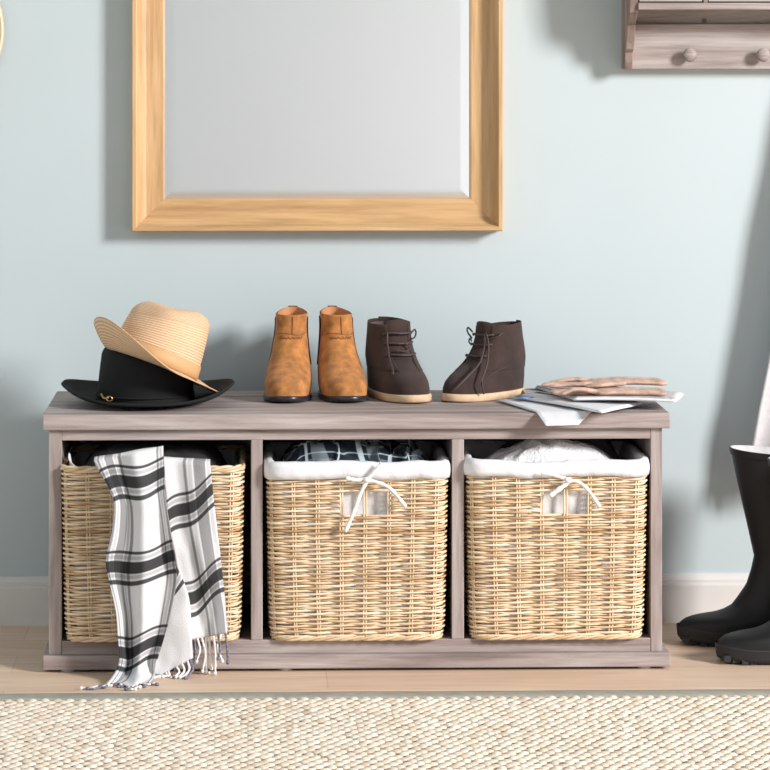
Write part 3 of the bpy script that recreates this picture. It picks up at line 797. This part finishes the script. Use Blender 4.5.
# --- rubber boots at the right
WEL = [(.0, -.138, .132, .042), (.018, -.1455, .135, .047), (.028, -.145, .135, .048), (.036, -.141, .134, .048), (.0425, -.133, .132, .0475), (.0475, -.118, .129, .0465), (.052, -.085, .126, .045), (.058, -.066, .123, .044),
       (.066, -.051, .119, .043), (.080, -.040, .113, .0415), (.102, -.0247, .106, .040), (.129, -.016, .100, .040), (.151, -.0113, .099, .041), (.20, -.022, .108, .047), (.27, -.038, .118, .054), (.333, -.053, .125, .059)]
def rain_boot(label, loc, rz):
    s = Shoe(WEL, .90)
    r = thing('rubber_boot', label, 'boot', loc, (0, 0, rz), 'black rubber boots')
    add = lambda th, z: (.0065 if math.cos(th) > 0 else .012) * sm((z - .28) / .05) * math.cos(th)
    zs = [.012] + list(np.linspace(.018, .066, 20)) + list(np.linspace(.072, .333, 34))
    rows = s.shell(zs, 72, top_add=add)
    rows += s.shell([.333], 72, off=-.0025, top_add=add)
    g = G(); g.grid(rows, True); cap(g, 0, 72); g.make('boot_shaft', M['rubber'], r)
    rows = s.shell([.3335, .3335, .31, .27, .24], 72, off=-.0028, top_add=lambda t, z: add(t, .333)); 
    for i in range(72): rows[0][i] = s.pt(2 * PI * i / 72, .333, -.0006, add(2 * PI * i / 72, .333) + .0008)
    g = G(); g.grid(rows, True); cap(g, 4 * 72, 72); g.make('lining', M['rubber_lining'], r)
    G().grid(s.shell([.322, .3225, .333, .3335], 72, off=.0012, top_add=add), True).make('rim_band', M['rubber'], r, solid=.0012, solid_off=0)
    # sole: welt plus cleats
    g = G(); rows = []
    for z, o_ in ((.0035, -.010), (.008, -.001), (.024, .0035), (.027, .001)):
        row = []
        for i in range(72):
            p = s.pt(2 * PI * i / 72, .018, o_ * .4); t = max(0, (-.075 - p.y) / .07); p.z = z + .007 * t * t; row.append(p)
        rows.append(row)
    g.grid(rows, True); cap(g, 0, 72)
    for i in range(19):
        y_ = lerp(-.132, .122, i / 18)
        if .012 < y_ < .052: continue
        for sg in (-1, 1):
            hw = .030 if y_ < .05 else .026
            if y_ < -.105: hw *= .72
            up = .007 * max(0, (-.075 - y_) / .07) ** 2
            g.box(sg * .004 if sg > 0 else -hw - .006, hw + .006 if sg > 0 else -.004, y_ - .0060, y_ + .0052, .0005 + up, .011 + up)
    g.make('ridged_sole', M['rubber_sole'], r, smooth=False)
    return r
rain_boot('black rubber boot standing nearest the wall, its shaft in view', (W(677.5, 636, .235)[0] + .145, .235, 0), -PI / 2)
rain_boot('black rubber boot standing in front, only its toe in view', (W(715, 650, .085)[0] + .143, .075, 0), -PI / 2 + .10)

# ------------------------------------------------------------------ newspapers on the bench
def sheet(name, corners, z, thick, label, leaves=3, mat='newsprint', droop=0.0, curl=None, n=26, cat='newspaper', parts=()):
    """corners: 4 (x, y) going round; lies at height z, bends down past the bench's front edge (y<0)"""
    c = [Vector((a, b, 0)) for a, b in corners]
    cen = sum(c, Vector()) / 4
    root = thing(name, label, cat, (cen.x, cen.y, z), (0, 0, 0), 'newspapers under the gloves')
    for L in range(leaves):
        ins = 0.0016 * L; g = G(); rows = []
        zz = z + thick * (L + .5) / leaves
        for i in range(n):
            v = i / (n - 1); r_ = []
            for j in range(n):
                u = j / (n - 1)
                p = (c[0].lerp(c[1], u)).lerp(c[3].lerp(c[2], u), v)
                p = p + (cen - p).normalized() * ins
                q = zz + (curl(u, v) if curl else 0) + .0006 * noise.noise(Vector((u * 4, v * 4, L + z * 100)))
                if p.y < 0 and droop: q -= droop * -p.y
                r_.append((p.x - cen.x, p.y - cen.y, q - z))
            rows.append(r_)
        g.grid(rows)
        g.make('folded_sheet', M[mat if L == leaves - 1 else 'paper'], root, solid=thick / leaves * .7, solid_off=0)
    # spine fold joining the leaves along the first edge
    g = G(); a, b = c[0] - cen, c[1] - cen
    pts = []
    for q in np.linspace(0, 1, n):
        p = a.lerp(b, q); zz = thick / 2 + (curl(q, 0) if curl else 0); yy = p.y + cen.y
        if yy < 0 and droop: zz -= droop * -yy
        pts.append((p.x, p.y, zz))
    g.tube(pts, thick * .5, 8); g.make('fold', M['paper'], root)
    return root
def XY(px, py, z):
    """photo point lying at height z -> x, y"""
    t = (HC - z) * F / (py - VY); a = (px - PX0) / F
    return (XC + t * (math.sin(YAW) + a * math.cos(YAW)), YC + t * (math.cos(YAW) - a * math.sin(YAW)))
z1 = ZT + .0004
# lowest: slants over the front edge
A_, D_ = XY(498, 402, ZT), XY(632, 404, ZT)
n1 = sheet('newspaper', [A_, (W(546, 415, -.03)[0], -.040), (W(578, 415, -.03)[0], -.038), D_], z1, .003, 'lowest white folded paper, its corner drooping over the bench front edge', droop=.42, curl=lambda u, v: .002 * (1 - u) * (1 - v), mat='paper', leaves=2)
zc = z1 + .005
n2 = sheet('newspaper', [XY(510, 398, zc), XY(602, 413.5, zc), XY(643, 404.5, zc), XY(556, 391, zc)], zc, .004, 'middle folded newspaper pointing toward the front edge, blue print at its corner', curl=lambda u, v: .002 * math.sin(u * 3), mat='paper')
q0 = [XY(a, b, zc + .005) for a, b in ((514, 397.6), (528, 399.4), (534, 397.4), (520, 395.6))]
G().grid([[(a - n2.location.x, b - n2.location.y, .0062) for a, b in q0[:2]], [(a - n2.location.x, b - n2.location.y, .0062) for a, b in (q0[3], q0[2])]]).make('blue_print', M['paper_blue'], n2, solid=.0004)
zc += .0065
n3 = sheet('magazine', [XY(524, 389.5, zc), XY(590, 400.5, zc), XY(655, 401, zc), XY(600, 388, zc)], zc, .0016, 'dark-backed paper between the top newspaper and the white ones', mat='paper_dark', curl=lambda u, v: .001 * v, leaves=1, cat='magazine')
zc += .003
n4 = sheet('newspaper', [XY(574, 400.5, zc), XY(676, 402.5, zc), XY(684, 395, zc), XY(535, 388, zc)], zc, .005, 'top newspaper directly beneath the leather gloves, jutting past the bench end', curl=lambda u, v: .002 * math.sin(u * PI), leaves=4)
ztop = zc + .005

# ------------------------------------------------------------------ gloves
def glove(label, loc, rz, seed, mirror=1, bunch=1.0, wave=None, k=1.0):
    """limp leather glove, fingers towards -x, cuff towards +x"""
    rnd = random.Random(seed); g = G()
    wave = wave or (lambda x, y: 0)
    def chain(pts, r0, r1, flat, n=16):
        path = spline(pts, n)
        path = [Vector((q.x * k, q.y * mirror * k, q.z + wave(q.x, q.y))) for q in path]
        g.tube(path, lambda t: lerp(r0, r1, t) * (1 if .04 < t < .97 else .6), 10, flat=flat)
    for i, (fy, ln) in enumerate(((.028, .064), (.0095, .076), (-.0095, .071), (-.028, .056))):
        sp = fy * .35 * bunch; up = .005 + rnd.uniform(0, .011)
        chain([(-.012, fy * .95, .009), (-.035, fy + sp * .2, up), (-.035 - ln * .5, fy + sp * .7, up + rnd.uniform(-.002, .004)), (-.035 - ln, fy + sp, .0058)], .0068, .0052, 1.35)
    chain([(.045, .028, .008), (.015, .046, .010), (-.012, .056, .010), (-.034, .054, .008)], .0075, .0058, 1.3)
    for fy in (-.027, -.009, .009, .027):
        chain([(.125, fy * 1.15, .0075), (.09, fy * .92, .0085), (.05, fy * .95, .010), (.01, fy, .010), (-.02, fy, .0085)], .0068, .0078, 1.55)
    o = g.make('leather_glove', M['glove'])
    m = o.modifiers.new('fuse', 'REMESH'); m.mode = 'VOXEL'; m.voxel_size = .0013; m.use_smooth_shade = True
    m = o.modifiers.new('soft', 'SMOOTH'); m.factor = .5; m.iterations = 2
    o.location = loc; o.rotation_euler = (0, 0, rz); o.scale = (1, 1, .66)
    return tag(o, label, 'glove', 'beige gloves')
glove('beige leather glove underneath, fingers spread over the front of the newspaper', (W(605, 395, .09)[0], .098, ztop + .0005), math.radians(-4), 4, 1, k=.82)
glove('beige leather glove lying on top, stretched back over the other one', (W(599, 385, .15)[0], .150, ztop + .0085), math.radians(2), 9, -1, bunch=.4, wave=lambda x, y: .003 + .003 * math.sin(x * 22), k=.90)

# ------------------------------------------------------------------ mirror
mx0, mx1 = W(132, 200, WALL - .03)[0], W(502.5, 200, WALL - .03)[0]; mz0 = W(317, 231, WALL - .03)[1]; mz1 = mz0 + .95
mir = thing('wall_mirror', 'large wall mirror in a light oak frame above the bench', 'mirror', ((mx0 + mx1) / 2, WALL, mz0))
mo = tuple(mir.location)
# frame section: (distance in from the outer edge, height off the wall)
SEC = [(0, .0), (0, .034), (.0015, .0362), (.0075, .0362), (.009, .034), (.0125, .023), (.018, .0165), (.025, .0135), (.033, .0128), (.045, .0128), (.0545, .0125), (.0575, .011), (.058, .002)]
def frame_bar(ax):
    """mitred bars"""
    g = G(); rows = []
    for d, h in SEC:
        y = -h * 1.18
        if ax == 'bottom': rows.append([(mx0 + d, y, mz0 + d), (mx1 - d, y, mz0 + d)])
        if ax == 'top': rows.append([(mx0 + d, y, mz1 - d), (mx1 - d, y, mz1 - d)])
        if ax == 'left': rows.append([(mx0 + d, y, mz0 + d), (mx0 + d, y, mz1 - d)])
        if ax == 'right': rows.append([(mx1 - d, y, mz0 + d), (mx1 - d, y, mz1 - d)])
    rows = [[(a - mo[0], b, c - mo[2]) for a, b, c in r_] for r_ in rows]
    g.grid(rows)
    a = [i * 2 for i in range(len(SEC))]; b = [i * 2 + 1 for i in range(len(SEC))]
    g.f += [tuple(a), tuple(b)]; g.f.append((0, 1, len(SEC) * 2 - 1, len(SEC) * 2 - 2))
    return g.make('frame_bar', M['oak_x' if ax in ('bottom', 'top') else 'oak_z'], mir, smooth=False)
for ax in ('left', 'right', 'bottom', 'top'): frame_bar(ax)
gx0, gx1, gz0, gz1 = mx0 + .0575 - mo[0], mx1 - .0575 - mo[0], .0575, mz1 - mz0 - .0575
bvw = .0165
g = G(); o_ = [(gx0, -.0058, gz0), (gx1, -.0058, gz0), (gx1, -.0058, gz1), (gx0, -.0058, gz1)]
i_ = [(gx0 + bvw, -.0063, gz0 + bvw), (gx1 - bvw, -.0063, gz0 + bvw), (gx1 - bvw, -.0063, gz1 - bvw), (gx0 + bvw, -.0063, gz1 - bvw)]
bk = [(a, -.0015, c) for a, b, c in o_]
g.add(o_ + i_ + bk, [(4, 5, 6, 7), (0, 1, 5, 4), (1, 2, 6, 5), (2, 3, 7, 6), (3, 0, 4, 7), (0, 8, 9, 1), (1, 9, 10, 2), (2, 10, 11, 3), (3, 11, 8, 0), (8, 11, 10, 9)])
g.make('mirror_glass', M['mirror'], mir, smooth=False)

# ------------------------------------------------------------------ wall rack at upper right
rx0 = W(621.5, 40, WALL)[0]; rx1 = rx0 + .62
rz0 = W(640, 69, WALL - .03)[1]
rack = thing('wall_shelf_rack', 'weathered wooden wall rack with shelf, drawers and peg hooks, upper right', 'wall shelf', ((rx0 + rx1) / 2, WALL, rz0))
ro = tuple(rack.location)
def side(x0, x1):
    prof = [(0, 0), (-.045, 0), (-.052, .012), (-.055, .030), (-.070, .036), (-.080, .050), (-.090, .078), (-.105, .084), (-.125, .10), (-.135, .15), (-.135, .45), (0, .45)]
    n = len(prof)
    vs = [(x - ro[0], y, z) for x in (x0, x1) for y, z in prof]
    fs = [tuple(range(n)), tuple(range(n, 2 * n))] + [(i, (i + 1) % n, n + (i + 1) % n, n + i) for i in range(n)]
    G().add(vs, fs).make('side_panel', M['rack_z'], rack, smooth=False, bevel=.0008)
side(rx0, rx0 + .014); side(rx1 - .014, rx1)
def rb_(n, m, *a, bevel=.0012): return bx(n, M[m], *a, parent=rack, bevel=bevel, off=ro)
zs_ = lambda py, d: W(690, py, WALL - d)[1]
zk = zs_(24, .03)
rb_('peg_board', 'rack_x', rx0 + .014, rx1 - .014, WALL - .030, WALL - .0, rz0, zk)
rb_('back_board', 'rack_x', rx0 + .014, rx1 - .014, WALL - .016, WALL, zk, zk + .36)
zsh = zs_(9.5, .13)
rb_('shelf', 'rack_x', rx0 + .014, rx1 - .014, WALL - .132, WALL - .016, zsh, zsh + .012)
xd = W(705.5, 3, WALL - .13)[0]
rb_('drawer_divider', 'rack_z', xd - .004, xd + .004, WALL - .130, WALL - .016, zsh + .012, zsh + .16)
rb_('upper_shelf', 'rack_x', rx0 + .014, rx1 - .014, WALL - .132, WALL - .016, zsh + .16, zsh + .172)
for a, b in ((rx0 + .016, xd - .0055), (xd + .0055, rx1 - .016)):
    d = rb_('drawer_front', 'rack_x', a, b, WALL - .128, WALL - .030, zsh + .014, zsh + .157)
    g = G(); cx_ = (a + b) / 2 - ro[0]
    for q in (0,):
        pts = [(cx_, -.128, zsh + .085 - ro[2]), (cx_, -.136, zsh + .085 - ro[2]), (cx_, -.142, zsh + .085 - ro[2]), (cx_, -.150, zsh + .085 - ro[2])]
        g.tube(pts, lambda t: (.006, .006, .013, .009)[int(round(t * 3))], 16)
    g.make('drawer_knob', M['rack_z'], d)
for sx in (635, 704, 773):
    p = P(sx, 20.5, WALL - .016); g = G()
    g.tube([(p.x - ro[0], -.0155, p.z - ro[2]), (p.x - ro[0], -.0185, p.z - ro[2])], .0045, 14); g.make('screw_plug', M['knot'], rack, smooth=False)
for kx in (690.5, 764, 838):
    p = P(kx, 55, WALL - .055); g = G(); prof = [(0, .0055), (.006, .0055), (.010, .0075), (.014, .0115), (.018, .0125), (.021, .0105), (.023, .004)]
    rows = [[(p.x - ro[0] + r_ * math.cos(2 * PI * i / 20), -.030 - d_, p.z - ro[2] + r_ * math.sin(2 * PI * i / 20)) for i in range(20)] for d_, r_ in prof]
    g.grid(rows, True); cap(g, 6 * 20, 20); cap(g, 0, 20); g.make('peg_hook', M['rack_x'], rack)

# ------------------------------------------------------------------ wool scarf hanging from the rack, at the right edge
g = G(); rows = []
yH = WALL - .075
Lh = spline([(838, 52, 0), (818, 100, 0), (800, 180, 0), (785, 270, 0), (771, 350, 0), (759, 410, 0), (752, 450, 0), (750, 478, 0)], 60)
Rh = spline([(840, 52, 0), (850, 100, 0), (862, 180, 0), (870, 270, 0), (876, 350, 0), (880, 410, 0), (882, 450, 0), (884, 476, 0)], 60)
for i in range(60):
    q = i / 59; r_ = []
    for j in range(50):
        t = j / 49; p = P(lerp(Lh[i].x, Rh[i].x, t), lerp(Lh[i].y, Rh[i].y, t), yH + .007 * sm(q * 4) * math.sin(t * 4.2 * PI + .6 + q) + .004 * noise.noise(Vector((t * 6, q * 6, 0))))
        r_.append(p)
    rows.append(r_)
hs_ = g.grid(rows).make('wool_scarf', M['knit'], solid=.005, solid_off=0)
tag(hs_, 'pale grey wool scarf hanging down behind the rubber boots at the right edge', 'scarf')
for i in range(30):
    p0 = rows[-1][int(i / 29 * 49)]; g = G(); dx = random.uniform(-.004, .004)
    g.tube(spline([p0, p0 + Vector((dx, 0, -.012)), p0 + Vector((dx * 1.5, 0, -.026))], 7), .0022, 5); g.make('tassel', M['knit'], hs_)
